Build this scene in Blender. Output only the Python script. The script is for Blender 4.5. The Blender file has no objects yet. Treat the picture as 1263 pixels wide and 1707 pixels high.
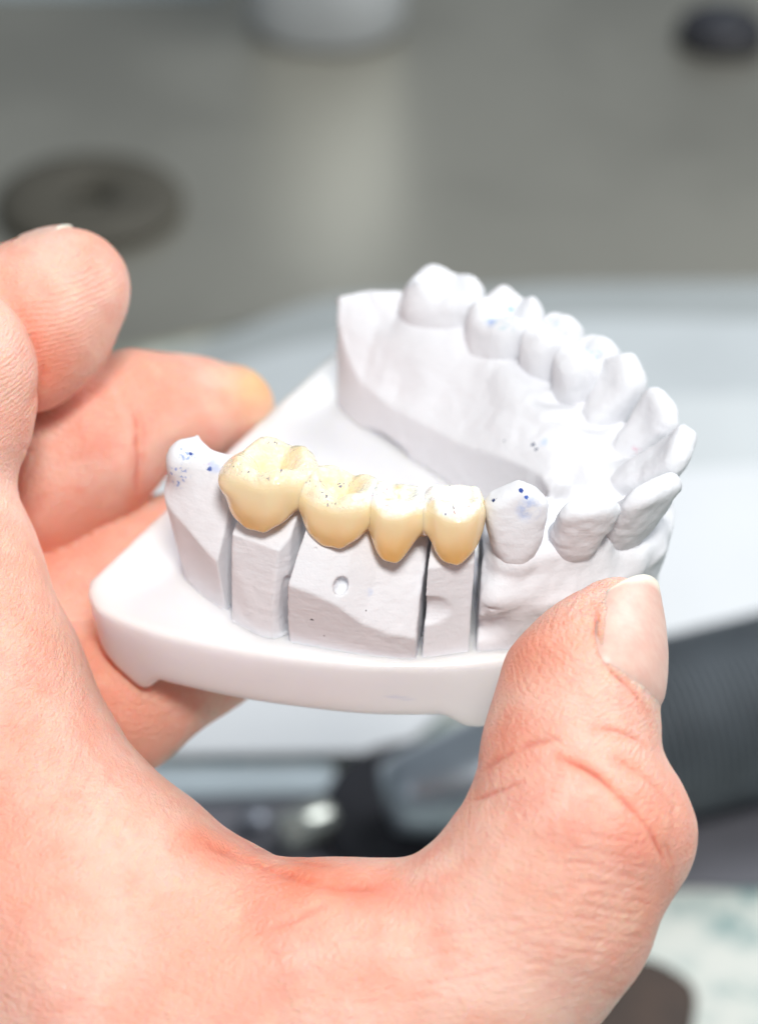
import bpy, math, random
import numpy as np
from mathutils import Matrix, Vector
from mathutils.bvhtree import BVHTree

MM = 0.001
rng = np.random.default_rng(7)
sc = bpy.context.scene

# ------------------------------------------------------------------ camera
R = np.array([[0.87969789, 0.47491292, 0.02427641],
              [-0.30300127, 0.5204515, 0.79832353],
              [0.36649946, -0.70963931, 0.6017393]])
u_, _, v_ = np.linalg.svd(R); R = u_ @ v_
CAM = np.array([53.387, -166.443, 140.137])      # mm
FPX = 3123.94; PW, PH = 1263., 1707.

def P(px, py, d):
    """photo pixel + distance along the view axis (mm) -> world mm"""
    return CAM + R.T @ np.array([(px - PW / 2) / FPX * d, -(py - PH / 2) / FPX * d, -d])

def onz(px, py, z):
    d = R.T @ np.array([(px - PW / 2) / FPX, -(py - PH / 2) / FPX, -1.])
    return CAM + d * (z - CAM[2]) / d[2]

cam = bpy.data.cameras.new('camera')
cam.sensor_fit = 'VERTICAL'; cam.sensor_height = 36; cam.sensor_width = 26.6
cam.lens = FPX / PH * 36
cam.clip_start = 0.01; cam.clip_end = 20
camo = bpy.data.objects.new('camera', cam); sc.collection.objects.link(camo)
M4 = Matrix.Identity(4)
for i in range(3):
    for j in range(3):
        M4[i][j] = R.T[i, j]
    M4[i][3] = CAM[i] * MM
camo.matrix_world = M4
cam.dof.use_dof = True
cam.dof.focus_distance = 0.203
cam.dof.aperture_fstop = 14.0
cam.dof.aperture_blades = 0
sc.camera = camo

# ------------------------------------------------------------------ node helpers
def new_mat(name):
    m = bpy.data.materials.new(name); m.use_nodes = True
    nt = m.node_tree; nt.nodes.clear()
    out = nt.nodes.new('ShaderNodeOutputMaterial')
    b = nt.nodes.new('ShaderNodeBsdfPrincipled')
    nt.links.new(b.outputs[0], out.inputs[0])
    return m, nt, b

class N:
    def __init__(s, nt): s.nt = nt; s.n = nt.nodes; s.l = nt.links
    def put(s, sock, v):
        if isinstance(v, bpy.types.NodeSocket): s.l.new(v, sock)
        elif v is not None:
            if isinstance(v, (tuple, list, np.ndarray)):
                v = tuple(float(q) for q in v)
                if sock.type == 'RGBA' and len(v) == 3: v = v + (1.,)
                sock.default_value = v
            else: sock.default_value = v
    def pos(s): return s.n.new('ShaderNodeNewGeometry').outputs['Position']
    def nor(s): return s.n.new('ShaderNodeNewGeometry').outputs['Normal']
    def math(s, op, a, b=None, c=None, clamp=False):
        x = s.n.new('ShaderNodeMath'); x.operation = op; x.use_clamp = clamp
        s.put(x.inputs[0], a); s.put(x.inputs[1], b)
        if c is not None: s.put(x.inputs[2], c)
        return x.outputs[0]
    def vmath(s, op, a, b=None, scale=None):
        x = s.n.new('ShaderNodeVectorMath'); x.operation = op
        s.put(x.inputs[0], a)
        if b is not None: s.put(x.inputs[1], b)
        if scale is not None: s.put(x.inputs['Scale'], scale)
        return x.outputs['Value'] if op in ('LENGTH', 'DISTANCE', 'DOT_PRODUCT') else x.outputs[0]
    def noise(s, vec, scale, detail=3, rough=.55, dist=0):
        x = s.n.new('ShaderNodeTexNoise'); s.put(x.inputs['Vector'], vec)
        x.inputs['Scale'].default_value = scale; x.inputs['Detail'].default_value = detail
        x.inputs['Roughness'].default_value = rough; x.inputs['Distortion'].default_value = dist
        return x.outputs['Fac']
    def voro(s, vec, scale, feature='F1', rnd=1):
        x = s.n.new('ShaderNodeTexVoronoi'); x.feature = feature; s.put(x.inputs['Vector'], vec)
        x.inputs['Scale'].default_value = scale; x.inputs['Randomness'].default_value = rnd
        return x.outputs['Distance']
    def ramp(s, fac, lo, hi, a=0., b=1., smooth=True):
        x = s.n.new('ShaderNodeMapRange'); x.interpolation_type = 'SMOOTHSTEP' if smooth else 'LINEAR'
        s.put(x.inputs[0], fac); x.inputs[1].default_value = lo; x.inputs[2].default_value = hi
        x.inputs[3].default_value = a; x.inputs[4].default_value = b
        return x.outputs[0]
    def mix(s, f, a, b):
        x = s.n.new('ShaderNodeMix'); x.data_type = 'RGBA'
        s.put(x.inputs[0], f); s.put(x.inputs[6], a); s.put(x.inputs[7], b)
        return x.outputs[2]
    def sep(s, v):
        x = s.n.new('ShaderNodeSeparateXYZ'); s.put(x.inputs[0], v); return x.outputs
    def bump(s, h, strength, dist, normal=None):
        x = s.n.new('ShaderNodeBump'); x.inputs['Strength'].default_value = strength
        x.inputs['Distance'].default_value = dist; s.put(x.inputs['Height'], h)
        if normal is not None: s.put(x.inputs['Normal'], normal)
        return x.outputs[0]
    def attr(s, name):
        x = s.n.new('ShaderNodeAttribute'); x.attribute_name = name; return x.outputs['Fac']

def setp(b, **k):
    names = dict(rough='Roughness', metal='Metallic', spec='Specular IOR Level', sss='Subsurface Weight',
                 sr='Subsurface Radius', ss='Subsurface Scale', coat='Coat Weight', coatr='Coat Roughness', ior='IOR')
    for a, v in k.items(): b.inputs[names[a]].default_value = v

def simple(name, col, rough=.6, metal=0., var=.08, scale=60, bumpd=0., bscale=300, **k):
    m, nt, b = new_mat(name); n = N(nt)
    p = n.pos(); f = n.noise(p, scale, 4)
    c0 = tuple(max(0, c * (1 - var)) for c in col); c1 = tuple(min(1, c * (1 + var)) for c in col)
    n.put(b.inputs['Base Color'], n.mix(n.ramp(f, .35, .65), c0, c1))
    setp(b, rough=rough, metal=metal, **k)
    if bumpd: n.put(b.inputs['Normal'], n.bump(n.noise(p, bscale, 4), .6, bumpd))
    return m

# ------------------------------------------------------------------ mesh helpers
def mk(name, verts, faces, mat, parent=None, base=None, smooth=True, attrs=None):
    v = np.asarray(verts, float)
    if base is not None: v = v - np.asarray(base, float)
    me = bpy.data.meshes.new(name)
    v = (v * MM).astype(np.float32)
    if isinstance(faces, np.ndarray):
        nf, k = faces.shape
        me.vertices.add(len(v)); me.vertices.foreach_set('co', v.ravel())
        me.loops.add(nf * k); me.loops.foreach_set('vertex_index', faces.ravel().astype(np.int32))
        me.polygons.add(nf); me.polygons.foreach_set('loop_start', np.arange(0, nf * k, k, dtype=np.int32))
        me.update(calc_edges=True)
    else:
        me.from_pydata([tuple(q) for q in v], [], faces); me.update()
    me.validate()
    me.polygons.foreach_set('use_smooth', [bool(smooth)] * len(me.polygons))
    if attrs:
        for an, av in attrs.items():
            a = me.attributes.new(an, 'FLOAT', 'POINT'); a.data.foreach_set('value', np.asarray(av, np.float32))
    me.materials.append(mat)
    o = bpy.data.objects.new(name, me); sc.collection.objects.link(o)
    if parent is not None: o.parent = parent
    elif base is not None: o.location = tuple(np.asarray(base) * MM)
    return o

def hit(meshes, px, py):
    """first surface point (mm) of the given (verts, faces) seen through a photo pixel"""
    best = None
    d = R.T @ np.array([(px - PW / 2) / FPX, -(py - PH / 2) / FPX, -1.]); d /= np.linalg.norm(d)
    for bv in meshes:
        loc, nn, ii, dist = bv.ray_cast(Vector(CAM), Vector(d))
        if loc is not None and (best is None or dist < best[0]): best = (dist, tuple(loc))
    if best is None: print('no hit', px, py); return tuple(P(px, py, 205))
    return best[1]
def bvh(V, Q): return BVHTree.FromPolygons([tuple(v) for v in V], [tuple(q) for q in Q.tolist()])

def thing(name, label, cat, base, group=None):
    o = bpy.data.objects.new(name, None); sc.collection.objects.link(o)
    o.empty_display_size = .005
    o.location = tuple(np.asarray(base, float) * MM)
    o['label'] = label; o['category'] = cat
    if group: o['group'] = group
    return o

def tag(o, label, cat, group=None):
    o['label'] = label; o['category'] = cat
    if group: o['group'] = group
    return o

# ------------------------------------------------------------------ value noise + SDF tools (mm)
_perm = rng.random((32, 32, 32)).astype(np.float32)
def vnoise(p, s):
    q = p / s
    i = np.floor(q).astype(np.int32); f = (q - i).astype(np.float32); f = f * f * (3 - 2 * f)
    r = 0
    for dx in (0, 1):
        for dy in (0, 1):
            for dz in (0, 1):
                w = (f[..., 0] if dx else 1 - f[..., 0]) * (f[..., 1] if dy else 1 - f[..., 1]) * (f[..., 2] if dz else 1 - f[..., 2])
                r = r + w * _perm[(i[..., 0] + dx) & 31, (i[..., 1] + dy) & 31, (i[..., 2] + dz) & 31]
    return r * 2 - 1
def fbm(p, s, o=3):
    r = 0; a = 1.; t = 0
    for k in range(o):
        r = r + a * vnoise(p + 17.3 * k, s); t += a; a *= .5; s *= .5
    return r / t

def smin(a, b, k):
    h = np.clip(.5 + .5 * (b - a) / k, 0, 1)
    return b + (a - b) * h - k * h * (1 - h)
def smax(a, b, k): return -smin(-a, -b, k)

def grid(lo, hi, h):
    ax = [np.arange(l, u + h, h, dtype=np.float32) for l, u in zip(lo, hi)]
    X = np.stack(np.meshgrid(*ax, indexing='ij'), -1)
    return X

def cone(p, a, b, ra, rb):
    """tapered capsule distance (approx)"""
    a = np.asarray(a, np.float32); b = np.asarray(b, np.float32)
    ab = b - a; t = np.clip(((p - a) @ ab) / (ab @ ab), 0, 1)
    return np.linalg.norm(p - a - t[..., None] * ab, axis=-1) - (ra + (rb - ra) * t)

def ellip(p, c, r, M=None):
    q = p - np.asarray(c, np.float32)
    if M is not None: q = q @ np.asarray(M, np.float32).T
    r = np.asarray(r, np.float32)
    k0 = np.linalg.norm(q / r, axis=-1)
    return (k0 - 1) * r.min()

def nets(F, lo, h, project=None):
    s = F < 0
    c = s[:-1, :-1, :-1]
    mixed = np.zeros(c.shape, bool)
    offs = [(i, j, k) for i in (0, 1) for j in (0, 1) for k in (0, 1)]
    sl = lambda A, o: A[o[0]:A.shape[0] - 1 + o[0], o[1]:A.shape[1] - 1 + o[1], o[2]:A.shape[2] - 1 + o[2]]
    for o in offs[1:]: mixed |= sl(s, o) != c
    I = np.argwhere(mixed)
    idx = -np.ones(c.shape, np.int64); idx[tuple(I.T)] = np.arange(len(I))
    vals = {o: F[I[:, 0] + o[0], I[:, 1] + o[1], I[:, 2] + o[2]] for o in offs}
    acc = np.zeros((len(I), 3)); cnt = np.zeros(len(I))
    for a in offs:
        for ax in range(3):
            if a[ax] == 0:
                b = list(a); b[ax] = 1; b = tuple(b)
                fa, fb = vals[a], vals[b]; m = (fa < 0) != (fb < 0)
                t = np.where(m, fa / np.where(m, fa - fb, 1), 0)
                pt = np.array(a, float) + t[:, None] * (np.array(b) - np.array(a))
                acc += pt * m[:, None]; cnt += m
    V = (I + acc / cnt[:, None]) * h + np.asarray(lo, float)
    Q = []
    for ax in range(3):
        o1, o2 = [(1, 2), (2, 0), (0, 1)][ax]
        A = np.moveaxis(s, ax, 0)
        d = A[:-1] != A[1:]
        E = np.argwhere(d)
        st = A[:-1][d]
        full = np.zeros((len(E), 3), int)
        full[:, ax] = E[:, 0]
        rest = [q for q in range(3) if q != ax]
        full[:, rest[0]] = E[:, 1]; full[:, rest[1]] = E[:, 2]
        ok = (full[:, o1] > 0) & (full[:, o2] > 0) & (full[:, o1] < F.shape[o1] - 1) & (full[:, o2] < F.shape[o2] - 1)
        full = full[ok]; st = st[ok]
        e1 = np.zeros(3, int); e1[o1] = 1; e2 = np.zeros(3, int); e2[o2] = 1
        q = np.stack([idx[tuple((full - e1 - e2).T)], idx[tuple((full - e2).T)], idx[tuple(full.T)], idx[tuple((full - e1).T)]], 1)
        q[~st] = q[~st][:, ::-1]
        Q.append(q)
    Q = np.concatenate(Q); Q = Q[(Q >= 0).all(1)]
    return V, Q

def sample(F, lo, h, V):
    q = (V - np.asarray(lo)) / h
    i = np.clip(np.floor(q).astype(int), 0, np.array(F.shape) - 2); f = q - i; r = 0
    for dx in (0, 1):
        for dy in (0, 1):
            for dz in (0, 1):
                w = (f[:, 0] if dx else 1 - f[:, 0]) * (f[:, 1] if dy else 1 - f[:, 1]) * (f[:, 2] if dz else 1 - f[:, 2])
                r = r + w * F[i[:, 0] + dx, i[:, 1] + dy, i[:, 2] + dz]
    return r
def sgrad(F, lo, h, V):
    g = np.stack([sample(F, lo, h, V + h * e) - sample(F, lo, h, V - h * e) for e in np.eye(3)], 1) / (2 * h)
    return g

def relax(V, Q, F, lo, h, it=2):
    """smooth tangentially and pull back to the surface"""
    n = len(V)
    for _ in range(it):
        acc = np.zeros((n, 3)); c = np.zeros(n)
        for a in range(4):
            b = (a + 1) % 4
            np.add.at(acc, Q[:, a], V[Q[:, b]]); np.add.at(c, Q[:, a], 1)
            np.add.at(acc, Q[:, b], V[Q[:, a]]); np.add.at(c, Q[:, b], 1)
        V = V * .4 + .6 * acc / np.maximum(c, 1)[:, None]
        g = sgrad(F, lo, h, V); g2 = (g * g).sum(1) + 1e-3
        st = (sample(F, lo, h, V) / g2)[:, None] * g
        l = np.linalg.norm(st, axis=1, keepdims=True)
        V = V - st * np.minimum(1, .6 * h / np.maximum(l, 1e-9))
    return V

def spline(pts, n=6, closed=False):
    p = np.array(pts, float)
    out = []
    m = len(p)
    rngi = range(m) if closed else range(m - 1)
    for i in rngi:
        if closed: a, b, c, d = p[(i - 1) % m], p[i], p[(i + 1) % m], p[(i + 2) % m]
        else: a, b, c, d = p[max(i - 1, 0)], p[i], p[i + 1], p[min(i + 2, m - 1)]
        for k in range(n):
            t = k / n
            out.append(.5 * ((2 * b) + (-a + c) * t + (2 * a - 5 * b + 4 * c - d) * t * t + (-a + 3 * b - 3 * c + d) * t ** 3))
    if not closed: out.append(p[-1])
    return np.array(out)

def poly2d(XY, poly):
    """signed distance to a closed polygon, negative inside"""
    x = XY[..., 0]; y = XY[..., 1]
    d = np.full(x.shape, 1e9, np.float32); ins = np.zeros(x.shape, bool)
    n = len(poly)
    for i in range(n):
        a = poly[i]; b = poly[(i + 1) % n]; e = b - a
        wx = x - a[0]; wy = y - a[1]
        t = np.clip((wx * e[0] + wy * e[1]) / (e @ e + 1e-9), 0, 1)
        d = np.minimum(d, (wx - e[0] * t) ** 2 + (wy - e[1] * t) ** 2)
        c = (a[1] > y) != (b[1] > y)
        if abs(e[1]) > 1e-9: ins ^= c & (x < e[0] * (y - a[1]) / e[1] + a[0])
    d = np.sqrt(d); return np.where(ins, -d, d)

def line2d(XY, pl):
    x = XY[..., 0]; y = XY[..., 1]; d = np.full(x.shape, 1e9, np.float32)
    for a, b in zip(pl[:-1], pl[1:]):
        e = b - a; wx = x - a[0]; wy = y - a[1]
        t = np.clip((wx * e[0] + wy * e[1]) / (e @ e + 1e-9), 0, 1)
        d = np.minimum(d, (wx - e[0] * t) ** 2 + (wy - e[1] * t) ** 2)
    return np.sqrt(d)

# ================================================================== MATERIALS
def plaster_mat(name, marks=(), tint=(.765, .77, .80)):
    m, nt, b = new_mat(name); n = N(nt); p = n.pos()
    f = n.noise(p, 120, 5)
    col = n.mix(n.ramp(f, .3, .7), tuple(c * .965 for c in tint), tint)
    wob = n.vmath('SCALE', n.vmath('SUBTRACT', n.n.new('ShaderNodeTexNoise').outputs['Color'], (.5, .5, .5)), scale=.0)
    fine = n.noise(p, 2600, 3, .7)
    # specks of dirt
    sp = n.ramp(n.voro(p, 330), .045, .02)
    sp = n.math('MULTIPLY', sp, n.ramp(n.noise(p, 90, 2), .60, .66))
    col = n.mix(n.math('MULTIPLY', sp, .55), col, (.25, .25, .3))
    for (c, r, colr, mode) in marks:
        d = n.vmath('DISTANCE', p, tuple(q * MM for q in c))
        k = n.ramp(d, r * MM, r * MM * .35)
        if mode == 'dot': k = n.ramp(n.math('ADD', d, n.math('MULTIPLY', n.math('SUBTRACT', fine, .5), r * MM * 2.2)), r * MM, r * MM * .7)
        elif mode == 'smear': k = n.math('MULTIPLY', n.math('MULTIPLY', k, .5), n.ramp(n.noise(p, 900, 3), .3, .7))
        elif mode == 'fleck': k = n.math('MULTIPLY', n.math('MULTIPLY', k, .65), n.ramp(n.noise(p, 2300, 2, .5), .56, .64))
        col = n.mix(k, col, colr)
    n.put(b.inputs['Base Color'], col)
    setp(b, rough=.78, spec=.3)
    h = n.math('ADD', n.math('MULTIPLY', n.noise(p, 700, 4, .65), 1.), n.math('MULTIPLY', fine, .35))
    pit = n.ramp(n.voro(p, 420), .10, .03)
    pit = n.math('MULTIPLY', pit, n.ramp(n.noise(p, 160, 2), .55, .62))
    h = n.math('SUBTRACT', h, n.math('MULTIPLY', pit, .9))
    scr = n.noise(n.vmath('MULTIPLY', p, (.22, .22, 2.2)), 900, 4, .65)
    h = n.math('ADD', h, n.math('MULTIPLY', scr, .45))
    n.put(b.inputs['Normal'], n.bump(h, .5, .00022))
    return m

BLUE = (.03, .07, .30); DKBL = (.02, .04, .13); RED = (.45, .03, .08); CY = (.12, .42, .50)

# ================================================================== BASE PLATE
half = [(-55.4, 0), (-55.4, -15), (-55.3, -30.0), (-54.2, -31.8), (-51, -33.8), (-45, -34.0), (-40, -33.3), (-33, -31.7), (-26.5, -29.6),
        (-20, -27.1), (-14, -23.9), (-9, -20.5), (-3.5, -15.5), (.5, -10), (3, -5), (3.7, 0)]
h2 = np.array(half, float)
plate_poly = np.concatenate([h2[:3], spline(h2[3:], 4), (h2[::-1] * [1, -1])[1:]])

def build_plate():
    h = .5; lo = (-58, -38, -13); hi = (7, 38, 1.5)
    X = grid(lo, hi, h); XY = X[:, :, 0, :2]
    d = poly2d(XY, plate_poly)[:, :, None]
    z = X[..., 2]; x = X[..., 0]
    zb = np.interp(x, [-58, -53.5, -51, -47.2, -46.3, -44.2, -12.4, -10.2, -9, 0, 7], [-7.9, -8.2, -9.4, -11.8, -11.8, -9.2, -9.2, -11.6, -12, -11.6, -11.6])
    rt = .7; rb = 1.6
    mid = zb / 2; hz = -zb / 2
    r = np.where(z > mid, rt, rb)
    # slight draft: side wall leans inwards below
    dd = d + .10 * np.maximum(-z, 0)
    qx = np.maximum(dd + r, 0); qz = np.maximum(np.abs(z - mid) - hz + r, 0)
    F = np.sqrt(qx * qx + qz * qz) + np.minimum(np.maximum(dd + r, np.abs(z - mid) - hz + r), 0) - r
    V, Q = nets(F.astype(np.float32), lo, h); V = relax(V, Q, F, lo, h, 2)
    m, nt, b = new_mat('white_plastic'); n = N(nt); p = n.pos()
    col = n.mix(n.ramp(n.noise(p, 60, 3), .3, .7), (.82, .83, .86), (.85, .86, .885))
    sp = n.math('MULTIPLY', n.ramp(n.voro(p, 150), .035, .02), n.ramp(n.noise(p, 45, 2), .56, .6))
    col = n.mix(sp, col, (.2, .2, .28))
    sm = n.math('MULTIPLY', n.ramp(n.noise(n.vmath('MULTIPLY', p, (.4, .4, 3)), 260, 3), .64, .72), n.ramp(n.noise(p, 30, 1), .5, .6))
    col = n.mix(n.math('MULTIPLY', sm, .22), col, (.35, .45, .75))
    n.put(b.inputs['Base Color'], col)
    setp(b, rough=.28, spec=.5, sss=.9, sr=(.95, .97, 1.1), ss=.005)
    n.put(b.inputs['Normal'], n.bump(n.noise(p, 150, 2), .15, .00006))
    o = mk('base_plate', V, Q, m, base=(-25, 0, -10))
    tag(o, 'glossy white plastic base plate held in the hand under the plaster cast', 'base plate')
build_plate()

# ================================================================== PLASTER ARCH BODY
near_out = [(-48.6, -20.5), (-47.9, -23.4), (-46.2, -25.6), (-42, -27.1), (-38, -27.9), (-33, -28.9), (-28.8, -28.2), (-21.3, -26.1), (-15, -23.3),
            (-10.4, -19.4), (-5.5, -15.8), (-.5, -11.8), (2.9, -7), (4.5, -2), (4.7, 0)]
far_out = [(4.5, 2), (3.1, 7), (-.5, 12.2), (-6, 17), (-12, 21), (-20, 25), (-29, 27.5), (-37, 27.5), (-42, 25.2), (-47.5, 22.6), (-49.9, 19.4)]
inner = [(-48.0, 17.0), (-44.3, 14.7), (-37.6, 12.2), (-30.6, 10), (-25.4, 8), (-19.2, 5.6), (-13.2, 3), (-10.6, 0), (-13, -5), (-19, -9.6),
         (-25, -12.5), (-31, -14.6), (-37, -16.4), (-44, -18.2)]
O = np.concatenate([spline(near_out, 8), spline(far_out, 8)]); I_ = spline(inner, 8)
arch_poly = np.concatenate([O, I_])
cut_pts = {'AB': ((-37.6, -27.6), (1, -.06)), 'BC': ((-29.5, -27.7), (1, .06)), 'CD': ((-15.1, -22.9), (.95, .30)), 'DE': ((-10.2, -19.3), (.90, .44))}
def cutval(X, key):
    p0, t = cut_pts[key]; t = np.array(t, float); t /= np.linalg.norm(t)
    return (X[..., 0] - p0[0]) * t[0] + (X[..., 1] - p0[1]) * t[1]

# teeth: (name, kind, cervical centre, occlusal centre, tangent, width, depth, height)
far_teeth = [
    ('molar', (-36.5, 22.6, 12.0), (-35.7, 22.9, 19.7), (1, .14), 10.2, 9.8),
    ('molar', (-26.7, 21.2, 11.5), (-26.5, 21.2, 20.1), (1, -.18), 8.9, 9.6),
    ('premolar', (-19.4, 20.0, 11.0), (-19.3, 19.7, 20.4), (1, -.34), 6.5, 8.8),
    ('premolar', (-13.8, 17.8, 10.6), (-13.7, 17.4, 20.3), (1, -.55), 6.7, 8.8),
    ('canine', (-9.6, 14.6, 10.4), (-8.4, 16.6, 21.2), (.85, -.52), 7.2, 7.8),
    ('incisor', (-5.0, 10.6, 10.0), (-1.2, 11.4, 19.8), (.80, -.60), 6.6, 6.8),
    ('incisor', (-3.0, 4.6, 9.6), (3.8, 4.9, 19.9), (.25, -.97), 7.8, 6.8),
    ('incisor', (-2.0, -3.6, 9.0), (4.6, -4.8, 20.2), (-.42, -.90), 8.7, 6.4),
    ('incisor', (-4.5, -9.2, 10.4), (-.4, -11.9, 20.3), (-.74, -.67), 7.5, 6.0),
    ('canine', (-9.0, -13.3, 10.0), (-8.2, -14.5, 21.9), (-.84, -.54), 7.0, 7.4)]

def tooth_frame(B, T, tan):
    up = np.array(T, float) - np.array(B, float); H = np.linalg.norm(up); up /= H
    t = np.array([tan[0], tan[1], 0.]); t -= up * (t @ up); t /= np.linalg.norm(t)
    bl = np.cross(t, up)
    ctr = np.array([-22., 0., 0.])
    if bl @ (np.array([B[0], B[1], 0]) - ctr) < 0: bl = -bl
    return t, bl, up, H

def sint(x, xs, ys):
    """smooth profile interpolation"""
    xs = np.array(xs, float); ys = np.array(ys, float)
    d = np.gradient(ys, xs); d = np.clip(d, -3, 3)
    t = np.linspace(xs[0], xs[-1], 400)
    i = np.clip(np.searchsorted(xs, t, side='right') - 1, 0, len(xs) - 2); h = xs[i + 1] - xs[i]; q = (t - xs[i]) / h
    y = (2 * q ** 3 - 3 * q * q + 1) * ys[i] + (q ** 3 - 2 * q * q + q) * h * d[i] + (3 * q * q - 2 * q ** 3) * ys[i + 1] + (q ** 3 - q * q) * h * d[i + 1]
    return np.interp(x, t, y)

def superq(u, v, a, b, n): return (np.abs(u / a) ** n + np.abs(v / b) ** n) ** (1 / n)

def tooth_field(kind, u, v, w, A, B, H, seed=0, deep=1.):
    tt = np.clip(w / H, -.6, 1.1)
    rs = np.random.default_rng(seed)
    if kind in ('molar', 'premolar'):
        prof = sint(tt, [-.6, -.2, 0, .25, .55, .8, 1.0, 1.1], [.55, .64, .76, .93, 1.0, .97, .88, .84] if seed < 20 else [.7, .78, .86, .96, 1.0, .98, .9, .86])
        a = A / 2 * prof; b = B / 2 * prof
        n = 2.9 if kind == 'molar' else 2.35
        side = (superq(u, v, a, b, n) - 1) * np.minimum(a, b)
        if kind == 'molar':
            cs = [(-.27, .27, 1.5, .20), (.25, .28, 1.6, .20), (-.26, -.28, 1.7, .21), (.25, -.27, 1.5, .2)]
            e = superq(u, v, A / 2, B / 2, 2.4)
            top = H - .9 - 1.5 * deep * np.exp(-(e / .46) ** 2)
            for cx, cy, am, sg in cs:
                cx += rs.uniform(-.02, .02); am += rs.uniform(-.15, .2)
                top = top + am * (.62 if seed >= 20 else .95) * np.exp(-(((u / A - cx) ** 2 + (v / B - cy) ** 2) / (2 * (sg * .68) ** 2)))
            top = top - .35 * np.exp(-(v / .6) ** 2) * (e < .7) - .38 * np.exp(-((u - .2) / .55) ** 2) * np.clip(1.2 - e, 0, 1)
        else:
            am_ = .55 if seed >= 20 else 1.1
            top = H - (1.0 if seed >= 20 else 1.7) + 1.6 * am_ * np.exp(-((u / (A * .36)) ** 2 + ((v - B * .24) / (B * .22)) ** 2)) + 1.15 * am_ * np.exp(-((u / (A * .32)) ** 2 + ((v + B * .27) / (B * .2)) ** 2))
            top = top + .7 * np.exp(-((np.abs(u) - A * .36) / .8) ** 2) - .3 * np.exp(-(v / .5) ** 2)
        F = smax(side, (w - top) * .72, (1.4 if kind == 'molar' else 1.0) if seed >= 20 else .95)
    else:
        if kind == 'canine':
            a = A / 2 * sint(tt, [-.6, 0, .35, .7, .9, 1.1], [.34, .48, .80, 1., .9, .7])
            b = B / 2 * sint(tt, [-.6, 0, .3, .7, 1, 1.1], [.8, .98, .95, .62, .30, .26])
            top = H - .55 * np.abs(u) - .03 * u * u
            sh = sint(tt, [-.2, 0, .4, 1.], [0, 0, .35, .25])
        else:
            a = A / 2 * sint(tt, [-.6, 0, .4, .85, 1.1], [.42, .54, .80, .99, 1.])
            b = B / 2 * sint(tt, [-.6, 0, .25, .6, 1, 1.1], [.7, .9, .90, .66, .40, .34])
            top = H - .018 * u ** 4 / A * 2 - .05 * u
            sh = sint(tt, [-.2, 0, .4, 1.], [0, 0, .5, .1])
        vv = v - sh
        # lingual concavity
        b = b * np.where(vv < 0, 1 - .22 * np.exp(-((tt - .68) / .2) ** 2) * np.exp(-(u / (A * .3)) ** 2), 1)
        side = (superq(u, vv, a, b, 2.35) - 1) * np.minimum(a, np.maximum(b, .9)) * .9
        F = smax(side, (w - top) * .9, 1.15)
    return F

def to_local(X, B, fr):
    q = X - np.asarray(B, np.float32)
    return q @ fr[0].astype(np.float32), q @ fr[1].astype(np.float32), q @ fr[2].astype(np.float32)

def build_tooth(i, spec, mat, parent, base):
    kind, B, T, tan, A, D = spec
    fr = tooth_frame(B, T, tan); H = fr[3]
    c = (np.array(B) + np.array(T)) / 2
    h = .26; e = np.array([8.2, 8.2, 9.5])
    lo = c - e; X = grid(lo, c + e, h)
    u, v, w = to_local(X, B, fr)
    F = tooth_field(kind, u, v, w, A, D, H, seed=i)
    F = smax(F, -(w + 3.5), .5)
    F = F + .20 * fbm(X, 2.4, 3) + .06 * fbm(X + 50, .9, 2)
    V, Q = nets(F, lo, h); V = relax(V, Q, F, lo, h, 2)
    return mk('tooth', V, Q, mat, parent, base), bvh(V, Q)

def lip_near(x):
    return np.interp(x, [-49, -46.8, -43, -40, -37.5, -37.2, -29, -28.6, -25.5, -23, -20.5, -18, -15, -14, -8, -3, 1, 5],
                        [12.6, 11.9, 10.6, 8.8, 7.4, 13.2, 13.2, 9.6, 9.2, 8.2, 5.6, 4.5, 3.7, 4.2, 5.6, 7.2, 8.0, 7.6])

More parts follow.
